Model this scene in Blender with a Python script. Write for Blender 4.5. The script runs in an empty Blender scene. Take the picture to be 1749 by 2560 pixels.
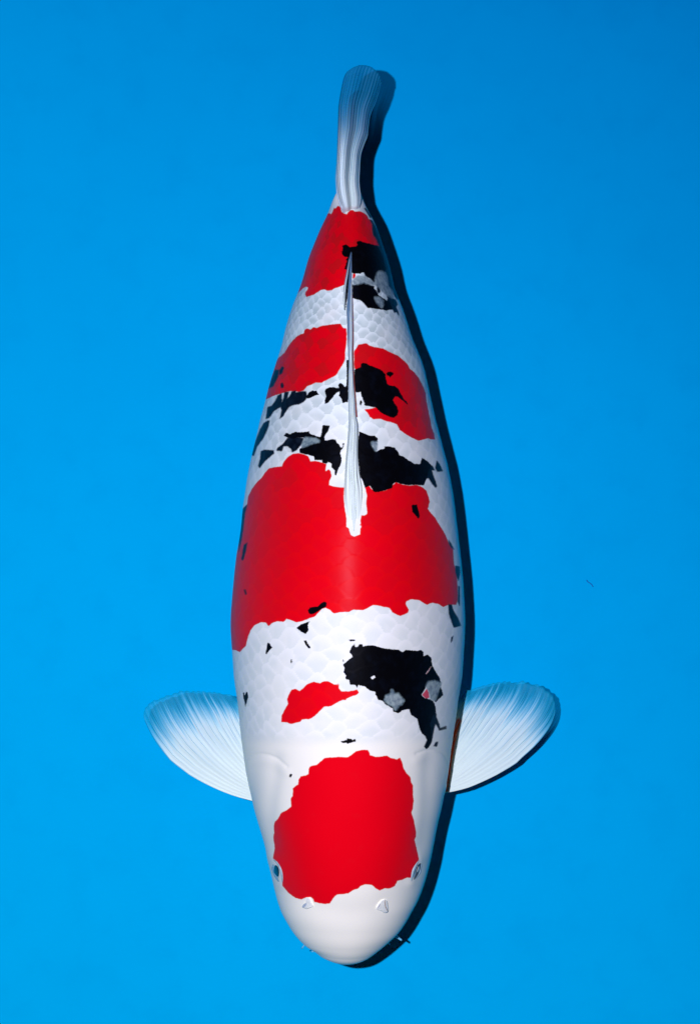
import bpy, bmesh, math
import numpy as np
from mathutils import Vector

# ------------------------------------------------------------------ camera, world, lamps
sc = bpy.context.scene
COL = sc.collection
H = 2.5            # camera height above the tub floor (m)
K = 0.00038        # metres per photograph pixel on the floor
PW, PH = 1749, 2560

cam_d = bpy.data.cameras.new('camera')
cam_d.sensor_fit = 'VERTICAL'
cam_d.sensor_height = 24.0
cam_d.lens = 24.0 * H / (PH * K)
cam_d.clip_end = 100
cam = bpy.data.objects.new('camera', cam_d)
cam.location = (0, 0, H)
COL.objects.link(cam)
sc.camera = cam

w = bpy.data.worlds.new("World")
sc.world = w
w.use_nodes = True
bg = w.node_tree.nodes['Background']
bg.inputs['Color'].default_value = (0.0, 0.50, 0.90, 1)
bg.inputs['Strength'].default_value = 0.005

def spot(name, loc, aim, power, color, radius, cone, blend):
    d = bpy.data.lights.new(name, 'SPOT')
    d.energy = power; d.color = color; d.shadow_soft_size = radius
    d.spot_size = math.radians(cone); d.spot_blend = blend
    o = bpy.data.objects.new(name, d)
    o.location = loc
    o.rotation_euler = (Vector(aim) - Vector(loc)).to_track_quat('-Z', 'Y').to_euler()
    COL.objects.link(o)
    return o
# photographer's flash, beside the camera on the left and a little ahead of the fish
spot('flash', (-0.235, 0.075, 2.5), (-0.72, -1.16, 0), 284, (1.0, 0.985, 0.97), 0.016, 120, 1.0)
# added lamp at the flash position, bluing the floor toward the upper right
spot('added_blue_spot', (-0.235, 0.075, 2.5), (0.45, 0.60, 0), 96, (0.0, 0.04, 1.0), 0.016, 104, 1.0)

vs = sc.view_settings
vs.view_transform = 'Standard'; vs.look = 'None'; vs.exposure = 0; vs.gamma = 1

# ------------------------------------------------------------------ helpers
def W(px, py, z):
    """photograph pixel seen at height z -> world metres"""
    f = K * (H - z) / H
    return (px - PW / 2) * f, (PH / 2 - py) * f
def toPX(x, y, z):
    f = K * (H - z) / H
    return x / f + PW / 2, PH / 2 - y / f

ZO = {'1': (780, 140, 5.533), '2': (700, 500, 4.411), '3': (640, 780, 3.452), '4': (600, 1050, 2.738),
      '5': (560, 1350, 2.561), '6': (560, 1560, 2.561), '7': (600, 1840, 2.836), '8': (640, 2100, 3.452),
      '9': (340, 1690, 4.9625), 'A': (1090, 1680, 4.671), 'L': (650, 2120, 12.215), 'R': (990, 2120, 13.23),
      'E': (830, 600, 7.75), 'F': (830, 900, 5.05), 'N': (740, 2220, 6.108)}
def P(z, s):
    ox, oy, k = ZO[z]
    a = np.array([float(t) for t in s.replace(',', ' ').split()]).reshape(-1, 2)
    return a / k + np.array([ox, oy])

def smoothstep(x, a, b):
    t = np.clip((x - a) / (b - a), 0, 1)
    return t * t * (3 - 2 * t)

def mesh_obj(name, verts, faces, mat, parent=None, attrs=None, smooth=True):
    me = bpy.data.meshes.new(name)
    verts = np.asarray(verts, dtype=np.float32)
    faces = np.asarray(faces, dtype=np.int32)
    nf, k = faces.shape
    me.vertices.add(len(verts)); me.vertices.foreach_set('co', verts.ravel())
    me.loops.add(nf * k); me.loops.foreach_set('vertex_index', faces.ravel())
    me.polygons.add(nf)
    me.polygons.foreach_set('loop_start', np.arange(0, nf * k, k, dtype=np.int32))
    me.update(calc_edges=True)
    me.validate()
    if smooth:
        me.polygons.foreach_set('use_smooth', np.ones(len(me.polygons), dtype=bool))
    for n, v in (attrs or {}).items():
        at = me.attributes.new(n, 'FLOAT', 'POINT')
        at.data.foreach_set('value', np.asarray(v, dtype=np.float32).ravel())
    me.materials.append(mat)
    me.update()
    o = bpy.data.objects.new(name, me)
    COL.objects.link(o)
    if parent is not None:
        o.parent = parent
    return o

class NT:
    def __init__(self, name):
        self.m = bpy.data.materials.new(name); self.m.use_nodes = True
        self.t = self.m.node_tree; self.t.nodes.clear()
        self.out = self.n('ShaderNodeOutputMaterial')
        self.b = self.n('ShaderNodeBsdfPrincipled')
        self.l(self.b.outputs[0], self.out.inputs[0])
    def n(self, t, **kw):
        o = self.t.nodes.new(t)
        for k, v in kw.items(): setattr(o, k, v)
        return o
    def l(self, a, b): self.t.links.new(a, b)
    def put(self, v, s):
        if hasattr(v, 'node'): self.l(v, s)
        else: s.default_value = v
    def math(self, op, a, b=None, c=None, clamp=False):
        o = self.n('ShaderNodeMath', operation=op, use_clamp=clamp)
        self.put(a, o.inputs[0])
        if b is not None: self.put(b, o.inputs[1])
        if c is not None: self.put(c, o.inputs[2])
        return o.outputs[0]
    def attr(self, name):
        return self.n('ShaderNodeAttribute', attribute_name=name).outputs['Fac']
    def step(self, x, a, b, lo=0.0, hi=1.0):
        o = self.n('ShaderNodeMapRange', interpolation_type='SMOOTHSTEP')
        self.put(x, o.inputs[0]); o.inputs[1].default_value = a; o.inputs[2].default_value = b
        o.inputs[3].default_value = lo; o.inputs[4].default_value = hi
        return o.outputs[0]
    def mix(self, f, a, b):
        o = self.n('ShaderNodeMix', data_type='RGBA')
        self.put(f, o.inputs[0])
        for v, i in ((a, 6), (b, 7)):
            if not hasattr(v, 'node'): v = (*v, 1)
            self.put(v, o.inputs[i])
        return o.outputs[2]
    def noise(self, scale, detail=3, rough=0.5, vec=None, fac=True):
        o = self.n('ShaderNodeTexNoise')
        o.inputs['Scale'].default_value = scale; o.inputs['Detail'].default_value = detail
        o.inputs['Roughness'].default_value = rough
        if vec is None:
            g = self.n('ShaderNodeTexCoord'); vec = g.outputs['Object']
        self.l(vec, o.inputs['Vector'])
        return o.outputs[0]
    def bump(self, h, strength, dist):
        o = self.n('ShaderNodeBump'); o.inputs['Strength'].default_value = strength
        o.inputs['Distance'].default_value = dist
        self.l(h, o.inputs['Height']); self.l(o.outputs[0], self.b.inputs['Normal'])
        return o
    def set(self, **kw):
        for k, v in kw.items(): self.put(v, self.b.inputs[k.replace('_', ' ')])

def simple_mat(name, col, rough=0.45, var=0.12, scale=400, spec=0.3, alpha=None, bump=0.0):
    t = NT(name)
    n = t.noise(scale, 3)
    c2 = tuple(c * (1 - var * 2.5) for c in col)
    t.set(Base_Color=t.mix(t.step(n, 0.35, 0.7), col, c2), Roughness=rough)
    t.b.inputs['Specular IOR Level'].default_value = spec
    if alpha is not None: t.b.inputs['Alpha'].default_value = alpha
    if bump: t.bump(n, bump, 0.0004)
    return t.m

# ------------------------------------------------------------------ materials
def floor_material():
    t = NT('blue_tub_floor')
    n1 = t.noise(3.2, 4, 0.6); n2 = t.noise(26, 4, 0.6); n3 = t.noise(900, 2)
    c = t.mix(t.step(n1, 0.3, 0.7), (0.0, 0.352, 0.638), (0.0, 0.337, 0.618))
    c = t.mix(t.math('MULTIPLY', t.step(n2, 0.45, 0.75), 0.45), c, (0.0, 0.315, 0.59))
    c = t.mix(t.math('MULTIPLY', n3, 0.14), c, (0.0, 0.29, 0.56))
    t.set(Base_Color=c, Roughness=0.8)
    t.b.inputs['Specular IOR Level'].default_value = 0.0
    t.bump(n2, 0.25, 0.002)
    return t.m

def koi_material():
    t = NT('koi_skin')
    red = t.attr('red'); blk = t.attr('black'); sof = t.attr('soft'); edge = t.attr('scale_edge')
    net = t.attr('net'); tail = t.attr('tailward'); pink = t.attr('pink'); cell = t.attr('cell')
    jag = t.math('SUBTRACT', t.noise(420, 3, 0.6), 0.5)
    jag2 = t.math('SUBTRACT', t.noise(560, 4, 0.7), 0.5)
    fine = t.noise(1500, 2)
    # white skin with its net of pale scale rims
    body = t.math('POWER', t.step(edge, 0.25, 1.0), 1.6)
    clr = t.mix(t.step(t.noise(38, 3), 0.35, 0.7), (0.85, 0.83, 0.70), (0.82, 0.825, 0.71))
    clr = t.mix(t.math('MULTIPLY', t.math('SUBTRACT', 1.0, net), 0.7), clr, (0.92, 0.88, 0.71))
    inner = t.mix(tail, (0.73, 0.765, 0.67), (0.51, 0.61, 0.54))
    inner = t.mix(t.step(t.noise(60, 2), 0.4, 0.65), inner, t.mix(tail, (0.79, 0.80, 0.70), (0.63, 0.73, 0.64)))
    wnet = t.mix(body, inner, t.mix(tail, (0.86, 0.86, 0.76), (0.80, 0.89, 0.79)))
    patchy = t.math('MULTIPLY', net, t.math('MAXIMUM', t.step(t.noise(28, 3), 0.32, 0.62, 0.45, 1.0), t.math('MULTIPLY', tail, t.step(t.noise(45, 2), 0.3, 0.62, 0.45, 1.0))))
    white = t.mix(patchy, clr, wnet)
    white = t.mix(t.math('MULTIPLY', t.step(fine, 0.5, 0.8), 0.10), white, (0.6, 0.55, 0.55))
    # red plates
    rr = t.mix(t.math('MULTIPLY', t.step(edge, 0.5, 1.0), net), (0.77, 0.0003, 0.0075), (0.80, 0.0010, 0.006))
    rr = t.mix(t.math('MULTIPLY', t.math('MULTIPLY', t.step(cell, 0.3, 0.9), net), t.math('MULTIPLY_ADD', tail, 0.6, 0.12)), rr, (0.50, 0.006, 0.008))
    rr = t.mix(t.math('MULTIPLY', t.step(t.noise(90, 3), 0.55, 0.75), 0.12), rr, (0.66, 0.008, 0.012))
    rmask = t.step(t.math('ADD', red, t.math('MULTIPLY', jag, 3.0)), -1.2, 1.2)
    c = t.mix(rmask, white, rr)
    orange = t.math('MULTIPLY', t.math('MULTIPLY', rmask, t.step(red, 1.0, 3.6, 1.0, 0.0)), 0.35)
    c = t.mix(orange, c, (0.66, 0.03, 0.008))
    c = t.mix(t.step(pink, -1, 1.5), c, (0.62, 0.07, 0.10))
    # blue grey ink lying below the skin, then the jet black on top
    smask = t.step(t.math('ADD', t.math('ADD', sof, 0.8), t.math('MULTIPLY', jag2, 4.0)), -1.9, 1.9)
    c = t.mix(smask, c, t.mix(t.step(t.noise(200, 3), 0.35, 0.7), (0.002, 0.0035, 0.008), (0.006, 0.011, 0.019)))
    bmask = t.step(t.math('ADD', blk, t.math('MULTIPLY', jag2, 5.5)), -1.0, 1.0)
    bl = t.mix(t.step(t.noise(120, 3), 0.45, 0.8), (0.0012, 0.0012, 0.002), (0.002, 0.003, 0.006))
    c = t.mix(bmask, c, bl)
    gm = t.step(t.math('ADD', t.attr('grey'), t.math('MULTIPLY', jag, 5.0)), -6.5, -0.5)
    c = t.mix(t.math('MULTIPLY', gm, 0.9), c, t.mix(t.step(t.noise(260, 4), 0.35, 0.7), (0.24, 0.32, 0.30), (0.08, 0.13, 0.16)))
    c = t.mix(t.math('MULTIPLY', t.step(t.attr('belly'), 0.15, 0.6), 0.8), c, (0.62, 0.52, 0.24))
    t.set(Base_Color=c, Roughness=t.math('MULTIPLY_ADD', bmask, 0.12, 0.38))
    t.b.inputs['Specular IOR Level'].default_value = 0.035
    hb = t.math('ADD', t.math('MULTIPLY', fine, 0.35), t.math('MULTIPLY', t.noise(300, 3), 0.65))
    t.bump(hb, 0.12, 0.0005)
    return t.m

def fin_material(name, c_in, c_out, a0, a1, amin, nstreak, dark, amax=1.0, film=(0.01, 0.46, 0.70), tint=(0.74, 0.82, 0.83), band=None, shade_strip=False):
    t = NT(name)
    u = t.attr('fu'); v = t.attr('fv')
    cb = t.n('ShaderNodeCombineXYZ'); t.put(t.math('MULTIPLY', u, 0.6), cb.inputs[0]); t.put(t.math('MULTIPLY', v, nstreak), cb.inputs[1])
    st = t.noise(1.0, 5, 0.65, cb.outputs[0])
    cb2 = t.n('ShaderNodeCombineXYZ'); t.put(t.math('MULTIPLY', u, 2.5), cb2.inputs[0]); t.put(t.math('MULTIPLY', v, nstreak * 2.2), cb2.inputs[1])
    st2 = t.noise(1.0, 4, 0.6, cb2.outputs[0])
    c = t.mix(t.step(u, 0.15, 0.85), c_in, c_out)
    c = t.mix(t.math('MULTIPLY', t.step(st, 0.45, 0.68), t.step(u, 0.15, 0.7, 0.12, 1.0)), c, dark)
    c = t.mix(t.math('MULTIPLY', t.step(st2, 0.52, 0.75), 0.35), c, (0.35, 0.33, 0.42))
    if shade_strip: c = t.mix(t.attr('shade_strip'), c, (0.90, 0.09, 0.02))  # reddish brown of the body's shadow edge, put into the fin colour
    if band:
        bm = t.math('MULTIPLY', t.step(t.math('ADD', v, t.math('MULTIPLY', t.math('SUBTRACT', st2, 0.5), 0.12)), 0.16, 0.34, 1.0, 0.0), t.step(u, 0.35, 0.75, 1.0, 0.0))
        c = t.mix(bm, c, band)
    uu = t.math('ADD', u, t.math('MULTIPLY', t.math('SUBTRACT', st, 0.5), -0.55))
    uu = t.math('ADD', uu, t.math('MULTIPLY', t.math('SUBTRACT', st2, 0.5), -0.25))
    al = t.step(uu, a0, a1, amax, amin)
    # clear margin: a thin blue-grey film that tints what is seen through it
    c = t.mix(t.step(uu, a0 - 0.05, a1 - 0.05), c, film)
    t.set(Base_Color=c, Roughness=0.5)
    tr = t.n('ShaderNodeBsdfTransparent'); tr.inputs[0].default_value = (*tint, 1)
    mx = t.n('ShaderNodeMixShader'); t.put(al, mx.inputs[0]); t.l(tr.outputs[0], mx.inputs[1]); t.l(t.b.outputs[0], mx.inputs[2])
    t.l(mx.outputs[0], t.out.inputs[0])
    t.b.inputs['Specular IOR Level'].default_value = 0.12
    t.bump(st2, 0.15, 0.0005)
    return t.m

M_floor = floor_material()
M_koi = koi_material()
M_pec = fin_material('pectoral_membrane', (0.64, 0.75, 0.65), (0.52, 0.67, 0.62), 0.70, 0.97, 0.28, 30, (0.44, 0.58, 0.58), shade_strip=True)
M_tail = fin_material('tail_membrane', (0.60, 0.72, 0.63), (0.20, 0.40, 0.42), 0.46, 0.90, 0.36, 20, (0.20, 0.25, 0.34), 0.97, film=(0.005, 0.28, 0.46), tint=(0.6, 0.72, 0.76), band=(0.66, 0.78, 0.74))
M_dors = fin_material('dorsal_membrane', (0.74, 0.83, 0.70), (0.11, 0.22, 0.32), 1.3, 1.8, 0.8, 9, (0.34, 0.42, 0.46))
M_ray = fin_material('fin_ray_bone', (0.68, 0.77, 0.66), (0.48, 0.62, 0.58), 0.45, 0.86, 0.03, 3, (0.42, 0.48, 0.6))
M_tray = fin_material('tail_ray_bone', (0.52, 0.62, 0.62), (0.16, 0.32, 0.40), 0.15, 0.50, 0.03, 3, (0.3, 0.36, 0.5))
M_redray = simple_mat('flushed_ray', (0.32, 0.075, 0.05), 0.5)
M_lid = simple_mat('eye_rim_skin', (0.34, 0.47, 0.50), 0.45, 0.12, 300, 0.3, bump=0.2)
M_socket = simple_mat('eye_socket_skin', (0.09, 0.085, 0.08), 0.45, 0.15, 700, 0.2)
M_iris = simple_mat('iris_gold', (0.62, 0.62, 0.50), 0.25, 0.2, 900, 0.6)
M_pupil = simple_mat('pupil_dark', (0.001, 0.004, 0.010), 0.2, 0.2, 200, 0.2)
M_nose = simple_mat('nostril_skin', (0.86, 0.87, 0.76), 0.35, 0.05, 500, 0.3, bump=0.2)
M_slit = simple_mat('nostril_slit', (0.28, 0.14, 0.08), 0.6)
M_barb = simple_mat('barbel_skin', (0.22, 0.62, 0.80), 0.4, 0.15, 500, 0.3)
M_lip = simple_mat('lip_skin', (0.62, 0.72, 0.78), 0.45, 0.08, 300, 0.2)
M_fibre = simple_mat('fibre', (0.0, 0.12, 0.42), 0.7)

# ------------------------------------------------------------------ the floor under the fish
def height_noise(X, Y):
    return 0.0006 * (np.sin(X * 9 + 1.3) * np.cos(Y * 7 + .4) + .5 * np.sin(X * 23 + Y * 17))
n = 161
gx = np.linspace(-3, 3, n)
GX, GY = np.meshgrid(gx, gx)
V = np.stack([GX, GY, height_noise(GX, GY) - 0.0012], -1).reshape(-1, 3)
idx = np.arange(n * n).reshape(n, n)
F = np.stack([idx[:-1, :-1], idx[:-1, 1:], idx[1:, 1:], idx[1:, :-1]], -1).reshape(-1, 4)
fl = mesh_obj('floor', V, F, M_floor)
fl['kind'] = 'structure'
fl['label'] = 'smooth bright blue tub floor under the fish'

# ------------------------------------------------------------------ body profiles
OUT = np.array([  # y, left, right of the body outline in the photograph
 (452,858,890),(466,847,897),(483,840.5,903),(500,831,906),(534,821,923),(568,803,940),(591,793,948),(613,785,956),(636,775,964),(659,768,972),
 (681,762,978),(704,755,983),(727,747,989),(749,737,999),(772,729,1007),(795,721.5,1014),(817,715,1020),(840,709,1026),(867,704,1037),
 (896,694,1050),(925,686,1060),(954,676,1067),(983,668,1074.5),(1012,661,1082),(1041,652.5,1088),(1070,646,1094),(1096,641,1100),
 (1123,633.5,1106),(1160,625.5,1116),(1196,618,1123),(1233,613,1130),(1269,606.5,1135),(1306,603,1140.5),(1342,599,1145),
 (1389,591,1150),(1428,587,1153.5),(1467,583.4,1156),(1506,581.5,1157.4),(1545,580,1158.6),(1584,580.7,1158.6),(1623,582.6,1157.4),
 (1662,584,1156.6),(1700,586,1154),(1730,591,1149),(1755,594,1145),(1794,597,1140.6),(1833,601,1133),(1872,607.6,1126),(1911,612.7,1122),
 (1950,621,1116.5),(1981,627.5,1109.5),(2016,635,1102.5),(2052,645,1094),(2087,654.6,1088),(2122,663.5,1081.5),(2157,672,1073),
 (2193,681,1063.6),(2228,688.5,1052),(2250,694,1043),(2274,702,1030),(2303,717,1013.6),(2332,735.6,993),(2347,748,978),(2361,762,963),(2375,783,946),
 (2390,803,926),(2400,824,908),(2406,840,892),(2409.5,853,877)])
def hermite(x, xp, fp):
    xp = np.asarray(xp, float); fp = np.asarray(fp, float)
    m = np.empty_like(fp); d = np.diff(fp) / np.diff(xp)
    m[1:-1] = (d[1:] * np.diff(xp)[:-1] + d[:-1] * np.diff(xp)[1:]) / (xp[2:] - xp[:-2]); m[0] = d[0]; m[-1] = d[-1]
    i = np.clip(np.searchsorted(xp, x) - 1, 0, len(xp) - 2)
    h = xp[i + 1] - xp[i]; t = np.clip((x - xp[i]) / h, 0, 1)
    return ((2*t**3-3*t**2+1)*fp[i] + (t**3-2*t**2+t)*h*m[i] + (-2*t**3+3*t**2)*fp[i+1] + (t**3-t**2)*h*m[i+1])

# profile along the photograph's y (each measured on the widest line)
yy_a = np.arange(452, 2376, 2.2)
tt = np.linspace(0, 1, 46)[1:]
yy_b = 2375 + (2409.5 - 2375) * np.sin(tt * math.pi / 2)
YY = np.concatenate([yy_a, yy_b])
XLp = hermite(YY, OUT[:, 0], OUT[:, 1]); XRp = hermite(YY, OUT[:, 0], OUT[:, 2])
def smooth(a, s):
    k = np.exp(-0.5 * (np.arange(-24, 25) / s) ** 2); k /= k.sum()
    return np.convolve(np.pad(a, 24, mode='edge'), k, mode='valid')
na = len(yy_a) - 90
wgt = smoothstep(YY, 2150, 2250)
XLp = smooth(XLp, 7) * (1 - wgt) + XLp * wgt; XRp = smooth(XRp, 7) * (1 - wgt) + XRp * wgt
ZW = hermite(YY, [452, 560, 800, 1100, 1500, 1900, 2200, 2409.5], [.122, .118, .104, .088, .074, .080, .084, .102])
ZT = hermite(YY, [452, 480, 560, 650, 800, 1000, 1200, 1400, 1600, 1850, 2000, 2100, 2200, 2300, 2350, 2380, 2400, 2409.5],
             [.122, .128, .151, .173, .192, .213, .229, .238, .238, .226, .212, .200, .184, .163, .149, .136, .122, .108])
ZB = hermite(YY, [452, 560, 800, 1100, 1500, 1900, 2200, 2330, 2380, 2409.5], [.104, .078, .035, .010, .003, .010, .030, .050, .070, .096])
NN = hermite(YY, [452, 600, 900, 1500, 1900, 2100, 2300, 2409.5], [2.0, 1.95, 1.95, 1.95, 2.05, 2.15, 2.1, 2.0])
XCp = hermite(YY, [452, 628, 900, 1340, 1800, 2100, 2409.5], [873, 878, 880, 884, 876, 870, 865])
wXL, wY = W(XLp, YY, ZW); wXR, _ = W(XRp, YY, ZW); wXC, _ = W(XCp, YY, ZT)
# monotone world Y (descending)
PT, PB = 236, 84     # points over the back, under the belly
ph = np.linspace(-math.pi / 2, math.pi / 2, PT)
pb = np.linspace(math.pi / 2, -math.pi / 2, PB + 2)[1:-1]
S = np.concatenate([np.sin(ph), np.sin(pb)]); C = np.concatenate([np.cos(ph), -np.cos(pb)])
NU = len(S); NV = len(YY)
e = (2 / NN)[:, None]
sx = np.sign(S) * np.abs(S) ** e
cz = np.sign(C) * np.abs(C) ** e
Wd = np.where(S[None] < 0, (wXC - wXL)[:, None], (wXR - wXC)[:, None])
X = wXC[:, None] + sx * Wd
Hh = np.where(C[None] >= 0, (ZT - ZW)[:, None], (ZW - ZB)[:, None])
Z = ZW[:, None] + cz * Hh
Y = np.repeat(wY[:, None], NU, 1)
# snout ring planes bow so that the nose tip is round in height too
PX, PY = toPX(X, Y, Z)

def zsurf(px, py):
    """height of the back under a photograph pixel"""
    px = np.atleast_1d(np.asarray(px, float)); py = np.atleast_1d(np.asarray(py, float))
    z = np.full(px.shape, 0.16)
    yi = wY[::-1]
    for _ in range(8):
        x, y = W(px, py, z)
        f = lambda a: np.interp(y, yi, a[::-1])
        xl, xr, xc, zt, zw, nn = f(wXL), f(wXR), f(wXC), f(ZT), f(ZW), f(NN)
        r = np.clip(np.where(x < xc, (xc - x) / (xc - xl), (x - xc) / (xr - xc)), 0, 1)
        z = zw + (zt - zw) * (1 - r ** nn) ** (1 / nn)
    return z

# ---- scales: staggered overlapping rows, counted along the body and round it
wid = (XRp - XLp) / 578.0
pitch = 23.0 * np.clip(wid, 0.40, 1.0) ** 0.75           # px per half scale
yb = YY.copy()
sS = -np.cumsum(np.gradient(YY) / pitch)                  # grows toward the tail
sS = sS - np.interp(1880, YY, sS)
seg = np.hypot(np.diff(X, axis=1), np.diff(Z, axis=1))
arc = np.concatenate([np.zeros((NV, 1)), np.cumsum(seg, 1)], 1)
ridge = PT // 2
total_top = arc[:, PT - 1]
T = (arc - arc[:, ridge][:, None]) / (total_top[:, None] / 2) * 7.0
SS = np.repeat(sS[:, None], NU, 1) - 0.45 * np.abs(T) ** 1.1 * 0.5   # rows slant back down the flanks
jx = 0.17 * np.sin(SS * 1.1 + T * 2.3) + 0.14 * np.sin(T * 3.1 - SS * 0.63) + 0.07 * np.sin(SS * 2.9 + T * 5.1)
SS2 = SS + jx; T2 = T + 0.09 * np.sin(SS * 0.83 + T * 0.7) + 0.05 * np.sin(SS * 2.1 - T * 1.9)
edge = np.zeros_like(SS); cellv = np.zeros_like(SS); found = np.zeros(SS.shape, bool)
for k in (3, 2, 1, 0):
    i = np.floor(SS2) - k
    off = np.mod(i, 2) * 0.5
    tc = np.round(T2 - off) + off
    b = np.abs(T2 - tc) / 0.56
    R = 2.02 * np.clip(1 - b ** 1.9, 0, 1) + 0.02
    ok = (~found) & (i + R > SS2)
    edge = np.where(ok, (SS2 - i) / np.maximum(R, 1e-3), edge)
    cellv = np.where(ok, np.mod(np.sin(i * 12.9898 + tc * 78.233) * 43758.5453, 1.0), cellv)
    found |= ok
edge = np.where(found, edge, 0.5)
nape = 1868 + 12 * np.cos((PX - 870) / 290 * 1.5) - 6
mask_s = smoothstep(nape - PY, 0, 40) * smoothstep(PY, 480, 560)
sc_len = (pitch * K)[:, None]
disp = (edge ** 1.5 - 0.55) * 0.00031 * np.clip(wid, .35, 1)[:, None] * mask_s * (0.45 + 0.55 * smoothstep(-PY, -1250, -950))

# gill cover seams and folds on the head
def dist_poly(px, py, pts, closed):
    best = np.full(px.shape, 1e9); side = np.zeros(px.shape, bool)
    m = len(pts)
    for a in range(m if closed else m - 1):
        x0, y0 = pts[a]; x1, y1 = pts[(a + 1) % m]
        dx, dy = x1 - x0, y1 - y0
        L = dx * dx + dy * dy + 1e-9
        t = np.clip(((px - x0) * dx + (py - y0) * dy) / L, 0, 1)
        d = (px - x0 - t * dx) ** 2 + (py - y0 - t * dy) ** 2
        best = np.minimum(best, d)
        if closed:
            c = ((y0 > py) != (y1 > py)) & (px < (x1 - x0) * (py - y0) / (y1 - y0 + 1e-12) + x0)
            side ^= c
    best = np.sqrt(best)
    return np.where(side, best, -best) if closed else best
top = np.zeros(SS.shape, bool); top[:, :PT] = True
def crease(pts, sig, amp):
    global disp
    pts = np.asarray(pts)
    m = top & (PX > pts[:, 0].min() - 6 * sig) & (PX < pts[:, 0].max() + 6 * sig) & (PY > pts[:, 1].min() - 6 * sig) & (PY < pts[:, 1].max() + 6 * sig)
    d = dist_poly(PX[m], PY[m], pts, False)
    g = np.zeros_like(disp); g[m] = np.exp(-0.5 * (d / sig) ** 2) * amp
    disp = disp + g
gl = P('7', '330,215 250,158 200,135 150,127 100,133 62,148 40,180 34,240 42,330')
gr = P('7', '1250,125 1320,100 1380,97 1430,115 1455,145 1474,190 1478,250 1462,330')
for g in (gl, gr):
    crease(g, 3.0, -0.0005)
    crease(g + np.array([0, 16]), 9.0, 0.0005)
crease(P('7', '250,170 240,300 215,450 205,600 225,760'), 14, -0.0014)
crease(P('7', '1345,150 1335,300 1335,450 1325,600 1300,760'), 14, -0.0014)
crease(P('7', '470,1185 600,1240 780,1262 960,1240 1030,1205'), 22, -0.0010)
# cheeks around the eyes
crease(P('L', '410,325 650,550 730,950 710,1130'), 9, 0.0010)
crease(P('R', '760,380 560,640 480,950 490,1140'), 9, 0.0010)
# gentle muscle unevenness
disp += 0.0005 * (np.sin(PY / 61 + PX / 83) + np.sin(PX / 47 - PY / 140)) * mask_s + 0.0002 * np.sin(PY / 29 + 1) * np.sin(PX / 33)

# normals of the smooth body
Pn = np.stack([X, Y, Z], -1)
du = np.roll(Pn, -1, 1) - np.roll(Pn, 1, 1)
dv = np.gradient(Pn, axis=0)
Nn = np.cross(du, dv); Nn /= np.linalg.norm(Nn, axis=-1, keepdims=True) + 1e-12
cen = np.stack([wXC, wY, ZW], -1)[:, None]
if np.sum(Nn[NV // 2, :, :] * (Pn[NV // 2] - cen[NV // 2])) < 0: Nn = -Nn
disp[-12:] *= np.linspace(1, 0, 12)[:, None]; disp[:6] = 0
Pn = Pn + Nn * disp[..., None]

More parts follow.
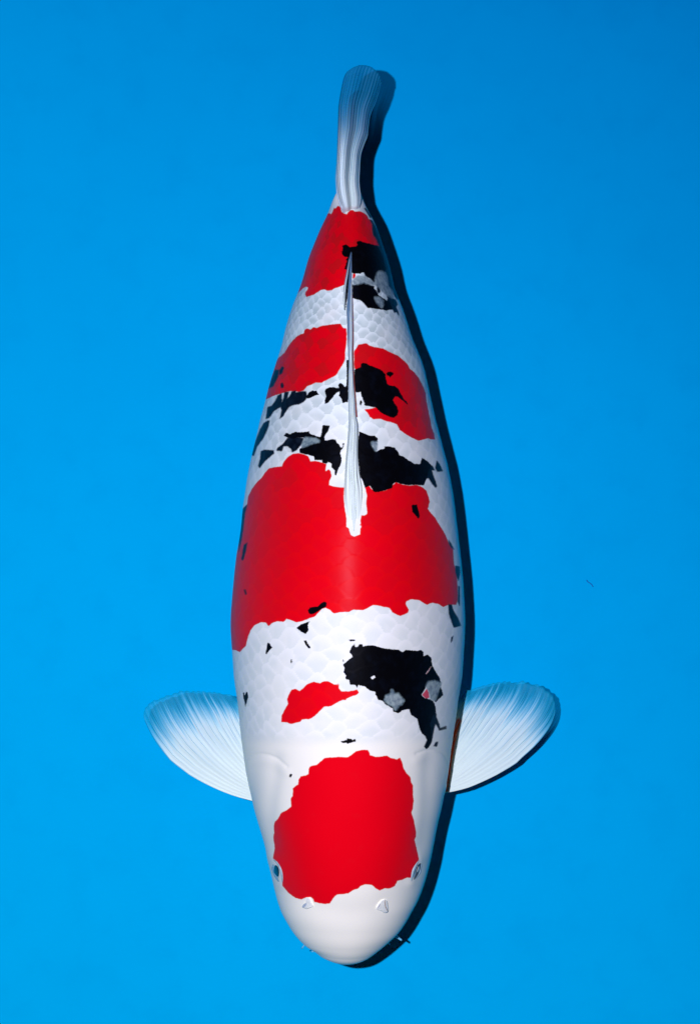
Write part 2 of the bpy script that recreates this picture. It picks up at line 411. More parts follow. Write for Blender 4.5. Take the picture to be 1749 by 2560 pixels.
# ------------------------------------------------------------------ markings, plus one painted shade gap, traced as closed outlines
RED = [
 P('2', '545,145 565,160 580,130 595,88 615,92 635,66 662,75 672,100 678,130 700,150 735,163 750,140 770,115 800,115 820,130 850,128 885,128 920,145 950,170 970,210 1000,225 1010,260 1015,300 1012,350 1020,385 1050,420 1075,440 1110,490 1060,520 900,560 790,560 780,700 760,800 720,930 690,945 640,965 600,975 570,995 520,1000 480,985 440,995 380,1035 330,1055 290,1068 270,1040 280,1010 300,990 305,965 280,955 250,975 200,1020 150,1060 120,1050 200,760 340,400 470,180'),
 P('2', '800,818 825,812 832,840 820,862 800,868'),
 P('3', '725,98 750,135 775,140 782,180 778,260 768,340 768,400 755,440 720,495 690,545 640,570 600,590 560,612 510,608 480,625 440,640 410,680 370,690 300,682 240,698 160,720 60,765 80,640 150,480 190,400 240,355 255,330 290,270 340,215 380,190 405,185 415,150 435,140 465,150 490,128 515,135 560,115 620,108 680,100'),
 P('3', '845,340 865,310 880,282 920,275 950,270 975,290 1020,305 1090,318 1150,350 1215,378 1260,415 1300,450 1320,490 1360,520 1400,570 1440,640 1465,700 1475,780 1490,850 1505,930 1515,1000 1535,1050 1540,1100 1510,1100 1480,1090 1400,1112 1340,1085 1290,1055 1240,1020 1215,970 1160,950 1110,940 1070,922 1010,925 980,905 960,870 930,840 980,835 1030,825 1000,600 860,500 845,480'),
 np.concatenate([P('4', '405,228 440,235 470,250 485,285 510,280 540,285 570,295 590,300 585,350 605,335 618,350 625,385 610,420 607,445 640,455 690,460 712,462 708,520 715,600 722,640 728,680 728,730 745,745 755,785 780,800 800,790 820,785 822,735 828,730 812,708 828,735 822,690 830,650 850,655 870,640 865,600 862,560 868,520 860,480 855,460 880,445 900,470 930,490 1000,480 1050,440 1065,425 1100,440 1150,450 1200,445 1240,460 1270,485 1280,520 1290,560 1285,580 1278,610 1300,640 1330,670 1345,700 1375,740 1405,790 1425,840 1440,860'),
  P('5', '1445,20 1465,60 1470,150 1485,220 1490,300 1490,380 1480,415 1430,415 1400,430 1370,410 1330,402 1300,415 1280,405 1250,385 1200,380 1170,395 1165,410 1185,445 1180,465 1150,480 1130,487 1110,480 1080,465 1060,435 1030,430 990,420 950,418 930,430 890,450 830,445 800,460 750,462 700,470 680,450 650,435 625,440 605,465 580,490 550,500 500,520 460,528 430,515 400,505 380,525 340,520 310,530 285,552 270,530 240,527 200,545 175,580 160,620 145,680 130,690 105,718 80,705 20,700 20,400 30,0'),
  P('4', '-20,700 15,610 45,580 55,520 80,470 110,430 150,390 170,360 200,330 240,322 290,318 300,290 330,255 365,232')]),
 P('6', '370,590 385,555 410,510 402,480 415,450 430,420 460,415 480,430 500,415 530,385 570,370 610,380 640,365 670,368 700,385 725,390 730,375 735,385 735,410 750,430 800,430 850,420 863,435 855,450 820,462 780,478 785,490 760,485 720,505 680,528 640,530 610,560 580,590 550,608 500,610 490,625 430,640 400,628 370,628'),
 P('7', '860,98 905,98 915,115 920,135 960,148 1000,145 1040,138 1065,155 1110,165 1130,152 1145,180 1160,235 1180,265 1205,290 1212,330 1225,350 1225,420 1230,460 1225,510 1213,545 1230,590 1240,640 1250,690 1248,715 1238,735 1250,780 1258,830 1260,880 1235,930 1210,970 1208,1003 1180,1003 1150,1020 1115,1028 1098,1065 1060,1083 1020,1083 990,1097 960,1080 930,1055 880,1052 850,1065 840,1080 800,1092 770,1115 720,1122 685,1125 660,1150 635,1190 600,1195 560,1190 520,1180 515,1160 500,1145 460,1150 430,1162 390,1150 340,1110 308,1060 305,960 270,890 240,868 238,800 228,750 225,720 232,690 230,640 240,610 265,590 290,545 330,525 362,500 360,440 372,425 375,370 400,350 412,345 415,310 430,285 465,280 485,270 487,230 500,212 545,203 570,180 600,155 640,152 700,148 765,150 800,125 820,108'),
]
BLACK = [
 P('2', '690,505 730,497 755,515 770,530 800,518 830,520 850,505 835,475 850,462 885,455 910,470 960,480 1030,495 1060,510 1085,540 1110,580 1140,640 1150,700 1170,760 1140,800 1080,795 1060,850 1050,915 1020,905 990,870 950,840 920,800 900,805 880,815 850,815 830,815 800,810 790,800 760,780 725,765 735,740 740,700 745,675 725,665 740,650 750,640 700,625 680,590 690,560'),
 P('2', '795,930 820,935 870,920 920,905 960,920 1000,940 1040,950 1035,975 1060,1000 1080,1040 1120,1070 1150,1090 1180,1110 1210,1120 1240,1205 1200,1210 1170,1220 1130,1210 1080,1205 1020,1195 960,1190 940,1160 910,1130 880,1105 820,1090 795,1080'),
 P('2', '650,15 670,15 685,40 680,85 662,70 650,40'),
 P('3', '848,500 880,482 905,480 900,450 920,440 950,445 980,465 1030,480 1060,495 1090,515 1110,540 1115,580 1125,620 1150,635 1190,640 1220,660 1240,700 1270,750 1300,780 1308,800 1290,795 1270,770 1240,755 1220,735 1195,730 1175,760 1190,790 1215,820 1225,860 1215,890 1185,915 1150,905 1110,890 1070,865 1045,840 1030,825 1000,820 960,812 930,805 935,785 915,745 905,715 900,690 865,700 840,650'),
 P('3', '1120,525 1150,515 1185,530 1170,548 1155,560 1150,570 1140,555 1120,550'),
 P('3', '893,770 905,760 915,780 908,800 900,808 892,790'),
 P('3', '590,680 600,665 625,650 660,648 700,655 715,660 708,630 725,610 745,620 765,645 785,640 800,720 790,780 765,780 745,790 735,745 715,725 720,685 690,700 660,740 625,780 595,795 592,760 605,730'),
 P('3', '545,715 520,680 485,678 460,690 430,730 440,750 480,740 510,722'),
 P('4', '320,88 345,98 380,82 420,85 450,82 475,78 480,95 510,105 550,118 560,80 565,35 617,37 600,80 580,110 580,140 600,138 620,132 650,132 665,155 680,170 690,190 700,185 700,155 713,158 705,190 690,205 685,230 695,260 690,300 670,340 655,380 645,375 648,345 635,335 622,320 625,300 605,285 590,300 565,295 560,275 510,275 505,250 470,240 440,235 410,225 410,200 425,188 430,160 450,125 400,120 370,130 335,125 305,110'),
 P('4', '815,75 850,90 890,105 920,105 945,125 942,150 910,150 905,175 935,215 960,200 990,195 985,180 1020,178 1060,190 1085,220 1090,240 1120,250 1150,275 1190,300 1225,303 1240,258 1280,285 1310,315 1290,340 1265,415 1250,450 1200,445 1150,448 1100,440 1065,425 1045,440 1040,465 1000,480 950,493 915,492 890,450 865,460 855,465 845,430 820,380 812,300 800,200'),
 P('4', '1168,580 1205,580 1225,655 1218,680 1195,655 1175,630'),
 P('5', '535,450 550,430 600,425 620,405 640,395 658,400 655,425 620,445 590,465 560,478 540,470'),
 P('5', '460,562 490,540 525,528 548,520 535,545 540,580 520,602 500,595 480,580'),
 P('5', '280,655 298,665 300,680 312,685 290,710 275,733 267,725 275,690'),
 P('5', '505,645 520,640 535,665 552,690 540,698 520,675'),
 P('5', '425,760 432,765 434,785 430,798 422,785'),
 P('5', '795,640 815,635 845,640 830,648 805,648'),
 P('5', '760,765 768,768 765,782 758,780'),
 P('6', '820,140 835,125 838,145 850,150 865,128 885,128 888,145 910,138 955,135 1000,150 1060,160 1120,165 1140,180 1160,165 1240,172 1250,165 1275,175 1275,205 1300,195 1325,215 1328,250 1345,290 1385,350 1392,378 1350,368 1310,372 1297,395 1285,425 1265,455 1290,475 1320,482 1345,495 1360,530 1362,570 1340,590 1320,640 1330,700 1325,750 1310,790 1295,805 1280,785 1300,750 1290,720 1265,700 1250,660 1240,610 1225,600 1195,580 1185,545 1140,552 1115,572 1080,560 1075,540 1050,525 1030,515 1010,490 985,485 965,450 965,432 930,425 900,400 860,390 850,408 840,390 805,388 800,360 775,350 780,330 765,310 770,280 758,262 785,240 805,220 825,210 800,180'),
 P('6', '1390,400 1410,455 1360,503 1350,490 1370,440'),
 P('6', '745,750 780,745 785,732 810,735 820,742 842,735 843,752 820,758 795,768 780,762 755,762'),
 P('6', '418,965 430,955 437,965 425,985 417,980'),
 P('6', '120,440 130,438 132,455 140,435 150,435 155,465 145,500 135,530 125,480'),
 P('E', '335,620 300,780 285,900 262,1050 248,1180 243,1370 255,1372 285,1180 315,950 350,700'),  # shaded gap between the dorsal fin lobes, painted black
 P('F', '178,0 215,0 215,150 200,430 175,440 185,200'),
 P('E', '180,240 215,200 290,230 330,250 300,350 260,390 290,400 240,570 270,575 300,500 320,560 360,300 330,230 250,220'),
]
SOFT = [
 P('2', '985,222 1010,230 1040,280 1075,350 1110,440 1150,540 1190,650 1215,730 1240,830 1225,830 1190,760 1160,700 1130,620 1100,540 1080,490 1060,440 1020,390 1012,340 1010,270'),
 P('2', '1050,500 1120,520 1180,640 1215,740 1235,850 1265,930 1290,1010 1310,1080 1300,1100 1270,1060 1240,1000 1200,950 1180,870 1160,810 1130,795 1080,795 1050,700'),
 P('2', '1150,1090 1180,1110 1190,1090 1180,1040 1210,1050 1240,1080 1280,1100 1300,1150 1280,1180 1300,1220 1310,1270 1280,1235 1260,1240 1240,1205 1180,1210 1120,1150'),
 P('2', '920,800 945,810 970,850 965,860 935,835'),
 P('2', '1070,955 1100,970 1105,1010 1085,1030 1070,1000'),
 P('2', '925,95 940,90 990,170 1000,195 985,195 955,140'),
 P('3', '430,685 395,685 345,695 345,680 310,685 290,730 270,750 285,690 250,690 240,740 225,780 220,705 190,720 165,770 135,810 100,820 90,880 85,920 115,915 150,860 185,835 215,820 225,850 210,920 240,900 260,860 290,820 320,805 370,798 410,780 435,755 440,720'),
 P('4', '190,5 205,5 195,50 165,120 120,180 95,245 75,240 105,150 140,60 165,20'),
 P('4', '145,215 170,205 235,210 238,230 205,255 170,285 135,328 125,315 140,265'),
 P('4', '330,125 305,160 260,195 255,210 290,215 305,180 330,180 355,200 360,222 390,208 430,160 440,125 380,118'),
 P('4', '1265,400 1285,400 1310,440 1330,465 1340,455 1330,420 1315,380 1305,345 1325,345 1310,315 1280,330 1250,400'),
 P('4', '1340,280 1360,305 1380,350 1345,355 1330,330'),
 P('4', '25,860 45,840 35,900 15,960 8,950'),
 P('3', '205,500 225,470 240,480 225,530 200,545'),
 P('3', '215,620 230,610 240,640 230,658 215,650'),
 P('3', '165,500 200,500 190,560 150,640 110,660 130,590'),
 P('4', '-10,700 5,620 45,580 30,640 10,800 -10,900'),
 P('5', '130,320 138,318 147,345 140,350'),
 P('5', '125,30 140,20 135,70 120,130 112,125 118,70'),
 P('5', '1435,0 1450,20 1470,60 1455,50 1440,25'),
 P('5', '1478,165 1505,170 1505,220 1495,260 1485,230 1478,200'),
 P('5', '1495,295 1503,300 1500,420 1490,400'),
 P('5', '1430,412 1452,415 1460,450 1490,500 1508,548 1490,555 1465,560 1450,520 1435,470'),
 P('5', '1450,625 1462,615 1455,645 1448,655'),
 P('6', '1290,570 1362,570 1365,600 1380,640 1385,668 1425,655 1425,672 1380,682 1365,650 1355,640 1345,680 1335,720 1325,760 1300,800 1280,785 1300,740 1270,690 1240,610'),
 P('6', '1355,755 1368,755 1360,785 1340,780'),
]
HOLE_B = [P('6', '1035,460 1065,455 1070,425 1080,450 1110,450 1125,470 1145,490 1130,510 1110,520 1095,545 1080,520 1050,510 1028,485'),
          P('6', '935,340 960,328 965,342 945,355'), P('6', '1320,275 1328,272 1295,325 1290,322')]
HOLE_S = [P('2', '1050,1080 1090,1080 1125,1110 1130,1150 1120,1175 1090,1150 1065,1110')]
GREY = [HOLE_B[0] , P('6', '1310,375 1350,370 1388,380 1375,420 1355,485 1335,480 1320,430 1300,400'),
 P('4', '450,128 520,133 538,145 500,153 450,176 430,180 436,160'), P('4', '906,155 935,152 932,205 915,180'),
 P('2', '1085,800 1110,792 1155,812 1172,850 1182,910 1190,950 1240,1010 1240,1070 1210,1050 1180,1040 1150,1010 1100,960 1050,925 1062,850'),
 P('2', '1050,1080 1090,1080 1125,1110 1130,1150 1120,1175 1090,1150 1065,1110'), P('2', '812,890 860,850 920,855 990,890 1040,930 1000,925 920,900 870,915 815,925')]
PINK = [P('6', '1300,413 1315,440 1320,475 1295,480 1268,455 1285,435'), P('6', '1320,275 1328,272 1295,325 1290,322')]
def region(polys, margin=22):
    out = np.full(PX.shape, -30.0)
    for p in polys:
        m = (PX > p[:, 0].min() - margin) & (PX < p[:, 0].max() + margin) & (PY > p[:, 1].min() - margin) & (PY < p[:, 1].max() + margin)
        if not m.any(): continue
        d = dist_poly(PX[m], PY[m], p, True)
        out[m] = np.maximum(out[m], d)
    return np.clip(out, -30, 30)
red = region(RED); blk = region(BLACK); sof = region(SOFT)
blk = np.minimum(blk, -region(HOLE_B)); blk = np.minimum(blk, -region(HOLE_S)); sof = np.minimum(sof, -region(HOLE_S))
pink = region(PINK); grey = region(GREY)
under = np.clip((ZW[:, None] - Z) / (ZW - ZB)[:, None], 0, 1)
fade = under * 70
red = np.maximum(red - fade, -30); blk = np.maximum(blk - fade * 1.5, -30); sof = np.maximum(sof - fade * 1.5, -30)
tailw = smoothstep(-PY, -1450, -800)
net = mask_s

koi = bpy.data.objects.new('koi_carp', None)
koi.location = (0, 0, 0); koi.empty_display_size = 0.1
COL.objects.link(koi)
koi['label'] = 'large white koi with red patches and black markings seen from above on blue'
koi['category'] = 'fish'

vidx = np.arange(NV * NU).reshape(NV, NU)
F = np.stack([vidx[:-1], np.roll(vidx[:-1], -1, 1), np.roll(vidx[1:], -1, 1), vidx[1:]], -1).reshape(-1, 4)
# close nose and tail root with a fan of quads (degenerate pairs share the centre)
V = Pn.reshape(-1, 3)
noseP = Pn[-1].mean(0) + np.array([0, -0.0006, 0]); tailP = Pn[0].mean(0) + np.array([0, 0.003, 0])
V = np.concatenate([V, noseP[None], tailP[None]])
def ext(a): return np.concatenate([a.ravel(), [a[-1].mean(), a[0].mean()]])
capn = []
for j in range(0, NU, 2):
    capn.append((vidx[-1, j], vidx[-1, (j + 1) % NU], vidx[-1, (j + 2) % NU], NV * NU))
    capn.append((vidx[0, (j + 2) % NU], vidx[0, (j + 1) % NU], vidx[0, j], NV * NU + 1))
F = np.concatenate([F, np.array(capn)])
if Nn[NV // 2, ridge, 2] > 0:
    a = V[F[(NV // 2) * NU + ridge]]
    if np.cross(a[1] - a[0], a[2] - a[0])[2] < 0: F = F[:, ::-1]
body = mesh_obj('body', V, F, M_koi, koi, dict(belly=ext(under), grey=ext(grey), red=ext(red), black=ext(blk), soft=ext(sof), pink=ext(pink), scale_edge=ext(edge * mask_s),
                net=ext(net), tailward=ext(tailw), cell=ext(cellv)))

# ------------------------------------------------------------------ fins
def tube(pts, rad, seg=6):
    pts = np.asarray(pts); rad = np.asarray(rad)
    d = np.gradient(pts, axis=0); d /= np.linalg.norm(d, axis=1, keepdims=True) + 1e-12
    up = np.array([0, 0, 1.0]); s = np.cross(d, up); ln = np.linalg.norm(s, axis=1, keepdims=True)
    s = np.where(ln < 1e-4, np.array([[1.0, 0, 0]]), s / np.maximum(ln, 1e-9)); n = np.cross(s, d)
    a = np.linspace(0, 2 * math.pi, seg, endpoint=False)
    V = pts[:, None] + rad[:, None, None] * (s[:, None] * np.cos(a)[None, :, None] + n[:, None] * np.sin(a)[None, :, None])
    m = len(pts); ix = np.arange(m * seg).reshape(m, seg)
    F = np.stack([ix[:-1], np.roll(ix[:-1], -1, 1), np.roll(ix[1:], -1, 1), ix[1:]], -1).reshape(-1, 4)
    V = V.reshape(-1, 3)
    V = np.concatenate([V, pts[:1], pts[-1:]]); c = []
    for j in range(0, seg, 2):
        c.append((ix[0, j], m * seg, ix[0, (j + 2) % seg], ix[0, (j + 1) % seg]))
        c.append((ix[-1, (j + 1) % seg], ix[-1, (j + 2) % seg], m * seg + 1, ix[-1, j]))
    return V, np.concatenate([F, np.array(c)])

def resample(pts, n):
    pts = np.asarray(pts, float)
    d = np.concatenate([[0], np.cumsum(np.hypot(*np.diff(pts, axis=0).T))])
    t = np.linspace(0, d[-1], n)
    return np.stack([np.interp(t, d, pts[:, 0]), np.interp(t, d, pts[:, 1])], 1)
def smooth2(p, it=3):
    p = p.copy()
    for _ in range(it): p[1:-1] = 0.25 * p[:-2] + 0.5 * p[1:-1] + 0.25 * p[2:]
    return p

def fin_sheet(name, L, T, E, zf, mat, nrays, nu=60, nv=150, thick=0.0005, pleat=0.00014, ray_r=(0.00030, 0.00015), first_r=1.6, mr=None, scall=0.0, shade_strip=None):
    """L, T: leading and trailing edges (base -> tip); E: outer edge from the tip of L to the tip of T. zf(u,v) height"""
    L = smooth2(resample(L, nu)); T = smooth2(resample(T, nu)); E = smooth2(resample(E, nv), 2)
    L[-1] = E[0]; T[-1] = E[-1]
    u = np.linspace(0, 1, nu)[:, None, None]; v = np.linspace(0, 1, nv)[None, :, None]
    Q = (1 - v) * L[:, None] + v * T[:, None]
    corr = E[None] - ((1 - v) * L[-1][None, None] + v * T[-1][None, None])
    Q = Q + u ** 1.6 * corr
    if scall:
        vv = v[..., 0]
        Q = Q - (u ** 14) * (Q - Q[0].mean(0)) * (scall * np.sin(math.pi * vv) ** .7 * (0.5 + 0.5 * np.cos(vv * nrays * 2 * math.pi + 2 * np.sin(vv * 9))) + scall * 0.5 * np.sin(vv * 37) * np.sin(math.pi * vv))[..., None]
    U = np.repeat(u[..., 0], nv, 1); Vv = np.repeat(v[..., 0], nu, 0)
    z = zf(U, Vv, Q)
    zt = z + pleat * np.cos(Vv * (nrays - 1) * 2 * math.pi) * smoothstep(U, 0.02, 0.35) + 0.0007 * np.sin(Vv * 17 + U * 5) * U
    x, y = W(Q[..., 0], Q[..., 1], zt)
    Tp = np.stack([x, y, zt], -1); Bt = Tp - np.array([0, 0, thick])
    fm = np.zeros_like(U) if shade_strip is None else 1 - smoothstep(dist_poly(Q[..., 0], Q[..., 1], shade_strip, False), 3, 9)
    ix = np.arange(nu * nv).reshape(nu, nv); o = nu * nv
    f1 = np.stack([ix[:-1, :-1], ix[1:, :-1], ix[1:, 1:], ix[:-1, 1:]], -1).reshape(-1, 4)
    f2 = f1[:, ::-1] + o
    rim = np.concatenate([ix[0, :], ix[1:, -1], ix[-1, -2::-1], ix[-2:0:-1, 0]])
    r2 = np.roll(rim, -1)
    f3 = np.stack([rim, r2, r2 + o, rim + o], -1)
    fin = mesh_obj(name, np.concatenate([Tp.reshape(-1, 3), Bt.reshape(-1, 3)]), np.concatenate([f1, f2, f3]), mat, koi,
                   dict(fu=np.tile(U.ravel(), 2), fv=np.tile(Vv.ravel(), 2), shade_strip=np.tile(fm.ravel(), 2)))
    for k in range(nrays):
        j = int(round(k * (nv - 1) / (nrays - 1)))
        sel = np.arange(0, int(nu * (1.0 if k == 0 else 0.97)), 3)
        pts = Tp[sel, j]
        t = sel / (nu - 1)
        r = ray_r[0] * (1 - t) + ray_r[1] * t
        if k == 0: r = r * first_r
        else: pts = pts.copy(); pts[:, 2] -= r * 1.5 * (1 - smoothstep(t, 0.15, 0.8))
        V_, F_ = tube(pts, r)
        a = np.concatenate([np.repeat(t, 6), [t[0], t[-1]]])
        mesh_obj('fin_ray', V_, F_, mr or M_ray, fin, dict(fu=a, fv=np.full(len(a), k * 0.37)))
    return fin, Tp

# pectoral fins, spread flat to either side just behind the gills
pl = fin_sheet('pectoral_fin',
    P('9', '1560,1575 1432,1540 1350,1520 1240,1490 1100,1440 960,1380 800,1300 640,1210 560,1140 440,1060 360,960 280,860 210,760 150,640 110,560 95,490'),
    P('9', '1700,1250 1600,1050 1500,800 1420,600 1350,420 1240,270'),
    P('9', '95,490 100,440 110,400 160,345 220,295 300,275 400,235 480,200 540,190 620,180 720,183 780,190 860,187 950,195 1030,210 1100,225 1160,222 1240,270'),
    lambda u, v, Q: 0.060 - 0.006 * u + 0.008 * v * (1 - u) + 0.004 * np.sin(u * 3) * v, M_pec, 17, scall=0.010)
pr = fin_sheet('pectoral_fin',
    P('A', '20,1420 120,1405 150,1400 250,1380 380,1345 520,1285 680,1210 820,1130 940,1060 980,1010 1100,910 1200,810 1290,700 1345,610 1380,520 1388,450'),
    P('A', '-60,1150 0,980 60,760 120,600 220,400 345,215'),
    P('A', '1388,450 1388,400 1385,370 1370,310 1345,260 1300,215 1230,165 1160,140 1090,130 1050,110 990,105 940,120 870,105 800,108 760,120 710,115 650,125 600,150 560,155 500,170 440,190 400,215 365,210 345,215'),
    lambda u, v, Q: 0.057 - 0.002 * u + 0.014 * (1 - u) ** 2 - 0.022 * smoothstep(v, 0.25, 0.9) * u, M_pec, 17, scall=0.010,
    shade_strip=P('A', '262,570 228,680 192,850 162,1000 140,1150 108,1390'))  # strip where the body's shadow falls, painted red-brown on this fin

# caudal fin: stands on edge and leans over to the right, upper lobe nearest the camera
def ztail(u, v, Q): return 0.154 + 0.002 * u - 0.024 * v ** 1.5 * (0.3 + 0.7 * np.sin(u * 2.6)) + 0.0022 * np.cos(v * 15 + u * 1.5) * smoothstep(u, 0, .2) * (1 - .4 * u) - 0.004 * np.exp(-((v - .5) / .14) ** 2) * (1 - u) - 0.018 * (1 - smoothstep(u, 0, .10))
ct, ctp = fin_sheet('caudal_fin',
    P('1', '500,2260 430,2150 375,2020 345,1900 333,1750 328,1650 340,1500 350,1300 355,1100 360,900 365,700 385,560 415,400 440,290 480,215'),
    P('1', '600,2240 660,2080 670,1950 650,1800 645,1700 655,1600 660,1450 672,1350 705,1260 735,1180 770,1110 776,1000 790,920 795,850 830,750 875,660 900,570 932,490 930,440 955,370'),
    P('1', '480,215 560,160 650,125 700,125 750,130 820,150 870,190 920,240 945,290 955,370'),
    ztail, M_tail, 15, nu=80, nv=120, pleat=0.00028, ray_r=(0.0004, 0.00015), first_r=2.2, mr=M_tray)
# lower lobe, tucked under the upper one
fin_sheet('caudal_fin',
    P('1', '520,2180 470,2000 450,1700 455,1300 470,900 520,560'),
    P('1', '600,2180 625,1950 610,1600 630,1250 700,900 800,560'),
    P('1', '520,560 600,480 700,470 800,560'),
    lambda u, v, Q: 0.112 - 0.045 * u - 0.01 * v, M_tail, 9, nu=40, nv=60, pleat=0.0006)
for o_ in [o for o in koi.children if o.name.startswith('caudal_fin')][1:]:
    o_['label'] = 'lower lobe of the tail fin'

# dorsal fin, folded along the back
def strip(name, rows, hf, mat, rays, pl_n=5, pleat=0.0007, nu=140, nv=31, redright=None, lift=0.0008):
    rows = np.asarray(rows, float)
    y = np.linspace(rows[0, 0], rows[-1, 0], nu)
    xl = np.interp(y, rows[::-1, 0], rows[::-1, 1]); xr = np.interp(y, rows[::-1, 0], rows[::-1, 2])
    xl = smooth(xl, 2.0); xr = smooth(xr, 2.0)
    v = np.linspace(0, 1, nv)
    u = np.linspace(0, 1, nu)
    QX = xl[:, None] + (xr - xl)[:, None] * v; QY = np.repeat(y[:, None], nv, 1)
    base = zsurf(QX.ravel(), QY.ravel()).reshape(QX.shape)
    prof = np.clip(4 * v * (1 - v), 0, 1) ** 0.55
    hh = hf(u)[:, None]
    wv = v[None] + 0.05 * np.sin(u * 9)[:, None]
    z = base - 0.0008 + hh * prof + pleat * np.cos(wv * pl_n * 2 * math.pi) * (prof > 0.3) * smoothstep(u, 0.05, 0.2)[:, None] * np.minimum(1, hh / 0.006)
    x, yy = W(QX, QY, z)
    Tp = np.stack([x, yy, z], -1)
    Bt = Tp.copy(); Bt[..., 2] = np.minimum(Tp[..., 2] - 0.001, base - 0.002)
    ix = np.arange(nu * nv).reshape(nu, nv); o = nu * nv
    f1 = np.stack([ix[:-1, :-1], ix[:-1, 1:], ix[1:, 1:], ix[1:, :-1]], -1).reshape(-1, 4)
    rim = np.concatenate([ix[0, :], ix[1:, -1], ix[-1, -2::-1], ix[-2:0:-1, 0]]); r2 = np.roll(rim, -1)
    f3 = np.stack([r2, rim, rim + o, r2 + o], -1)
    U = np.repeat(u[:, None], nv, 1); Vv = np.repeat(v[None], nu, 0)
    fin = mesh_obj(name, np.concatenate([Tp.reshape(-1, 3), Bt.reshape(-1, 3)]), np.concatenate([f1, f1[:, ::-1] + o, f3]), mat, koi,
                   dict(fu=np.tile(U.ravel(), 2), fv=np.tile(Vv.ravel(), 2)))
    for (v0, v1, u0, u1, r, red_) in rays:
        sel = np.arange(int(u0 * (nu - 1)), int(u1 * (nu - 1)) + 1, 2)
        t = (sel - sel[0]) / max(1, sel[-1] - sel[0])
        jj = np.clip(np.round((v0 + (v1 - v0) * t) * (nv - 1)).astype(int), 0, nv - 1)
        pts = Tp[sel, jj].copy()
        for _ in range(3): pts[1:-1] = .25 * pts[:-2] + .5 * pts[1:-1] + .25 * pts[2:]
        V_, F_ = tube(pts, r * (1 - 0.65 * t))
        a = np.concatenate([np.repeat(t * 0.4, 6), [0, 0.4]])
        ro = mesh_obj('fin_ray', V_, F_, M_redray if red_ else M_ray, fin, dict(fu=a, fv=np.full(len(a), v0 * 5)))
        if red_: ro['label'] = 'thin reddish brown ray along the right edge of the fin'
    return fin
DM = [(1338,881,889),(1325,874,895),(1310,867,899),(1290,865.6,902),(1250,859.7,906),(1220,859.3,906),(1180,861.7,898),(1140,864,894.5),(1100,868,895.3),(1060,870.5,897),
      (1054,871,896),(1048,871,891),(1040,871,890.4),(1000,869.6,888.8),(960,870,885),(900,871,882),(870,869,882),(840,868,883),(800,867,882.6),(770,865,881.8),(740,868.5,881),(710,870,879.6),
      (680,873,879),(650,875.5,879.3),(630,877.5,879.5)]
strip('dorsal_fin', DM, lambda u: 0.0004 + 0.0085 * smoothstep(u, 0.0, 0.30) * (1 - 0.45 * smoothstep(u, 0.5, 1.0)), M_dors,
      [(0.5, 0.12, 0.02, 0.60, .0009, 0), (0.5, 0.3, 0.02, 0.7, .0009, 0), (0.5, 0.45, 0.02, 0.8, .001, 0), (0.5, 0.62, 0.02, 0.85, .0009, 0), (0.5, 0.78, 0.02, 0.9, .0008, 0),
       (0.55, 0.9, 0.02, 0.38, .0008, 0), (0.97, 0.97, 0.42, 0.86, .0008, 1)])
strip('dorsal_fin', [(775,859,861.5),(760,857.5,863),(740,857,864),(710,859.7,867.4),(680,865,873),(650,870,876),(630,876.5,878.5)],
      lambda u: 0.002 + 0.008 * np.sin(np.clip(u, 0, 1) * math.pi) ** 0.6, M_dors, [(0.4, 0.5, 0.1, 0.9, .0005, 0)], pl_n=2, nu=50, nv=13)
for o_ in [o for o in koi.children if o.name.startswith('dorsal_fin')][1:]:
    o_['label'] = 'thin lavender rear flap of the folded back fin'

# ------------------------------------------------------------------ eyes, nostrils, mouth, barbels
def dome(name, poly, h, base, mat, parent, nr=8, pw=0.5, cen=None):
    p = resample(np.vstack([poly, poly[:1]]), 41)[:-1]
    for _ in range(2): p = 0.25 * np.roll(p, 1, 0) + 0.5 * p + 0.25 * np.roll(p, -1, 0)
    c = p.mean(0) if cen is None else np.asarray(cen)
    r = np.linspace(1, 0.02, nr)
    Q = c + r[:, None, None] * (p[None] - c)
    zb = zsurf(Q[..., 0].ravel(), Q[..., 1].ravel()).reshape(Q.shape[:2])
    z = zb + base + h * (1 - r[:, None] ** 2) ** pw
    x, y = W(Q[..., 0], Q[..., 1], z)
    V = np.stack([x, y, z], -1)
    sk = V[0] - np.array([0, 0, 0.003]) - (V[0] - V[-1].mean(0)) * 0.05
    V = np.concatenate([sk[None], V]); m = len(V); k = V.shape[1]
    ix = np.arange(m * k).reshape(m, k)
    F = np.stack([ix[:-1], np.roll(ix[:-1], -1, 1), np.roll(ix[1:], -1, 1), ix[1:]], -1).reshape(-1, 4)
    capf = [(ix[-1, j], ix[-1, j + 1], ix[-1, j + 2], ix[-1, (j + 3) % k]) for j in range(0, 1)]
    V = V.reshape(-1, 3); ctr = V[ix[-1]].mean(0); V = np.concatenate([V, ctr[None]])
    cf = [(ix[-1, j], ix[-1, (j + 1) % k], ix[-1, (j + 2) % k], m * k) for j in range(0, k, 2)]
    F = np.concatenate([F, np.array(cf)])
    a = V[F[k]]
    if np.cross(V[F[k * 3]][1] - V[F[k * 3]][0], V[F[k * 3]][2] - V[F[k * 3]][0])[2] < 0: F = F[:, ::-1]
    return mesh_obj(name, V, F, mat, parent)
def ridge_tube(name, pts, rad, off, mat, parent, nseg=20):
    p = smooth2(resample(pts, nseg), 2)
    z = zsurf(p[:, 0], p[:, 1]) + off
    x, y = W(p[:, 0], p[:, 1], z)
    t = np.linspace(0, 1, nseg)
    r = rad * (0.25 + 0.75 * np.sin(t * math.pi) ** 0.7)
    V, F = tube(np.stack([x, y, z], 1), r, 8)
    return mesh_obj(name, V, F, mat, parent)

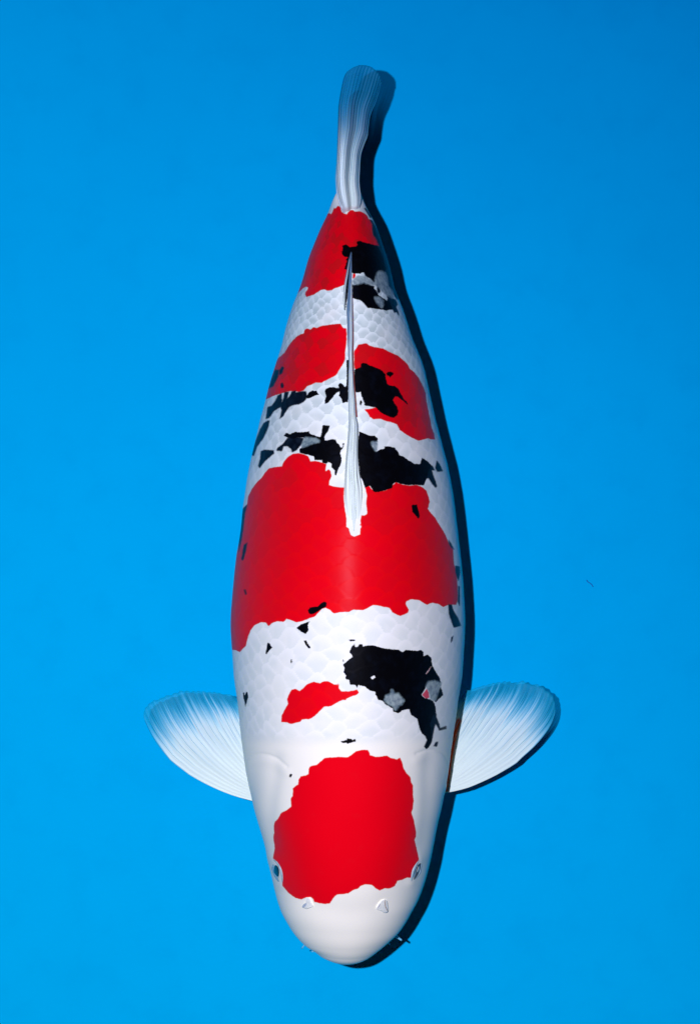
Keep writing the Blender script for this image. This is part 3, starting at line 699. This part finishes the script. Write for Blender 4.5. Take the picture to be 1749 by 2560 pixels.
eL = dome('eye', P('L', '410,325 560,420 650,550 710,700 730,950 705,1120 600,1085 480,980 390,840 335,640 335,480 365,390'), 0.0018, 0.0006, M_lid, koi)
dome('iris', P('L', '420,520 500,500 570,600 600,760 590,900 560,960 640,1060 590,1070 500,970 430,860 380,720 365,580 385,430 430,430'), 0.0008, 0.0022, M_iris, eL)
dome('pupil', P('L', '430,560 470,500 530,540 580,640 590,760 565,880 530,900 480,840 430,780 405,710 415,630'), 0.0018, 0.0026, M_pupil, eL)
ridge_tube('eyelid', P('L', '405,345 500,410 590,510 650,640 685,780 700,930 690,1080'), 0.0017, 0.0014, M_lid, eL)
eR = dome('eye', P('R', '770,360 825,430 835,560 805,750 740,900 600,1060 495,1150 478,1000 490,850 520,710 610,550 700,430'), 0.0018, 0.0006, M_lid, koi)
dome('eye_socket', P('R', '775,370 825,430 832,560 800,750 740,890 620,1030 540,1090 600,980 650,820 680,700 720,540 740,430'), 0.0008, 0.0019, M_socket, eR)
dome('pupil', P('R', '735,520 775,580 785,680 750,790 665,850 640,800 680,680 705,560'), 0.0010, 0.0022, M_pupil, eR)
dome('iris', P('R', '742,590 772,650 765,720 735,775 660,822 690,730 715,650'), 0.0014, 0.0032, M_iris, eR)  # pale sliver, carries the eye's glint as colour
ridge_tube('eyelid', P('R', '740,400 640,540 560,680 520,820 500,960 490,1100'), 0.0017, 0.0014, M_lid, eR)
ridge_tube('eyelid', P('R', '820,420 825,560 795,750 730,900 600,1060'), 0.0004, 0.0026, M_lid, eR)

nL = dome('nostril', P('N', '135,145 175,140 220,160 215,185 245,240 262,285 220,300 155,325 130,310 90,300 85,285 120,240 155,225 160,185'), 0.0006, 0.0001, M_nose, koi)
ridge_tube('nostril_rim', P('N', '135,150 160,190 150,230 115,250'), 0.00025, 0.0006, M_nose, nL, 10)
ridge_tube('nostril_rim', P('N', '262,285 220,292 180,300 155,322'), 0.00025, 0.0006, M_nose, nL, 10)
dome('nostril_opening', P('N', '100,270 120,245 140,243 165,215 160,250 135,285 105,298'), 0.0002, 0.0008, simple_mat('nostril_shade', (0.45, 0.52, 0.6)), nL)
nR = dome('nostril', P('N', '1345,172 1385,185 1400,250 1410,360 1385,385 1330,380 1290,345 1225,330 1220,300 1260,235 1300,190'), 0.0006, 0.0001, M_nose, koi)
ridge_tube('nostril_slit', P('N', '1358,178 1348,205 1362,245 1360,285 1385,325 1402,370'), 0.0003, 0.0008, M_slit, nR, 14)
ridge_tube('nostril_slit', P('N', '1287,240 1262,275 1238,312'), 0.0003, 0.0008, simple_mat('nostril_crease', (0.35, 0.33, 0.38)), nR, 10)
ridge_tube('nostril_rim', P('N', '1285,225 1245,285 1230,325 1265,335 1310,340'), 0.00025, 0.0006, M_nose, nR, 12)

# lips protrude slightly under the snout
lp = P('8', '440,905 520,965 600,1030 700,1062 780,1068 870,1055 960,1020 1010,985 1050,945')
p = smooth2(resample(lp, 30), 2); z = np.full(30, 0.096); x, y = W(865 + (p[:, 0] - 865) * .97, p[:, 1] - 13, z)
V_, F_ = tube(np.stack([x, y, z], 1), np.full(30, 0.0042) * (0.5 + 0.5 * np.sin(np.linspace(0, 1, 30) * math.pi)), 10)
mesh_obj('lip', V_, F_, M_lip, koi)
for s, z0, r in (('1185,815 1205,830 1222,843 1240,855', .085, .0011), ('1120,870 1132,878 1140,890', .090, .0007),
                 ('435,888 420,900 412,912 405,922', .085, .0006), ('520,960 505,955 495,962', .090, .0006)):
    p = P('8', s); a = p[0] - p[-1]; a = a / np.hypot(*a)
    p = np.vstack([p[0] + a * 8, p, p[-1] - a * 5]); p = resample(p, 9)
    z = np.linspace(z0, z0 - 0.006, 9); x, y = W(p[:, 0], p[:, 1], z)
    V_, F_ = tube(np.stack([x, y, z], 1), r * np.linspace(1.5, 0.8, 9), 8)
    mesh_obj('barbel', V_, F_, M_barb, koi)

# a stray fibre lying on the floor
p = np.array([(1465, 1450), (1468, 1455), (1474, 1458), (1478, 1462), (1481, 1467)], float)
p = resample(p, 12); z = np.full(12, 0.0006); x, y = W(p[:, 0], p[:, 1], z)
V_, F_ = tube(np.stack([x, y, z], 1), np.full(12, 0.00035), 6)
fb = mesh_obj('fibre', V_, F_, M_fibre)
fb['label'] = 'tiny dark curled fibre lying on the blue floor right of the fish'
fb['category'] = 'fibre'
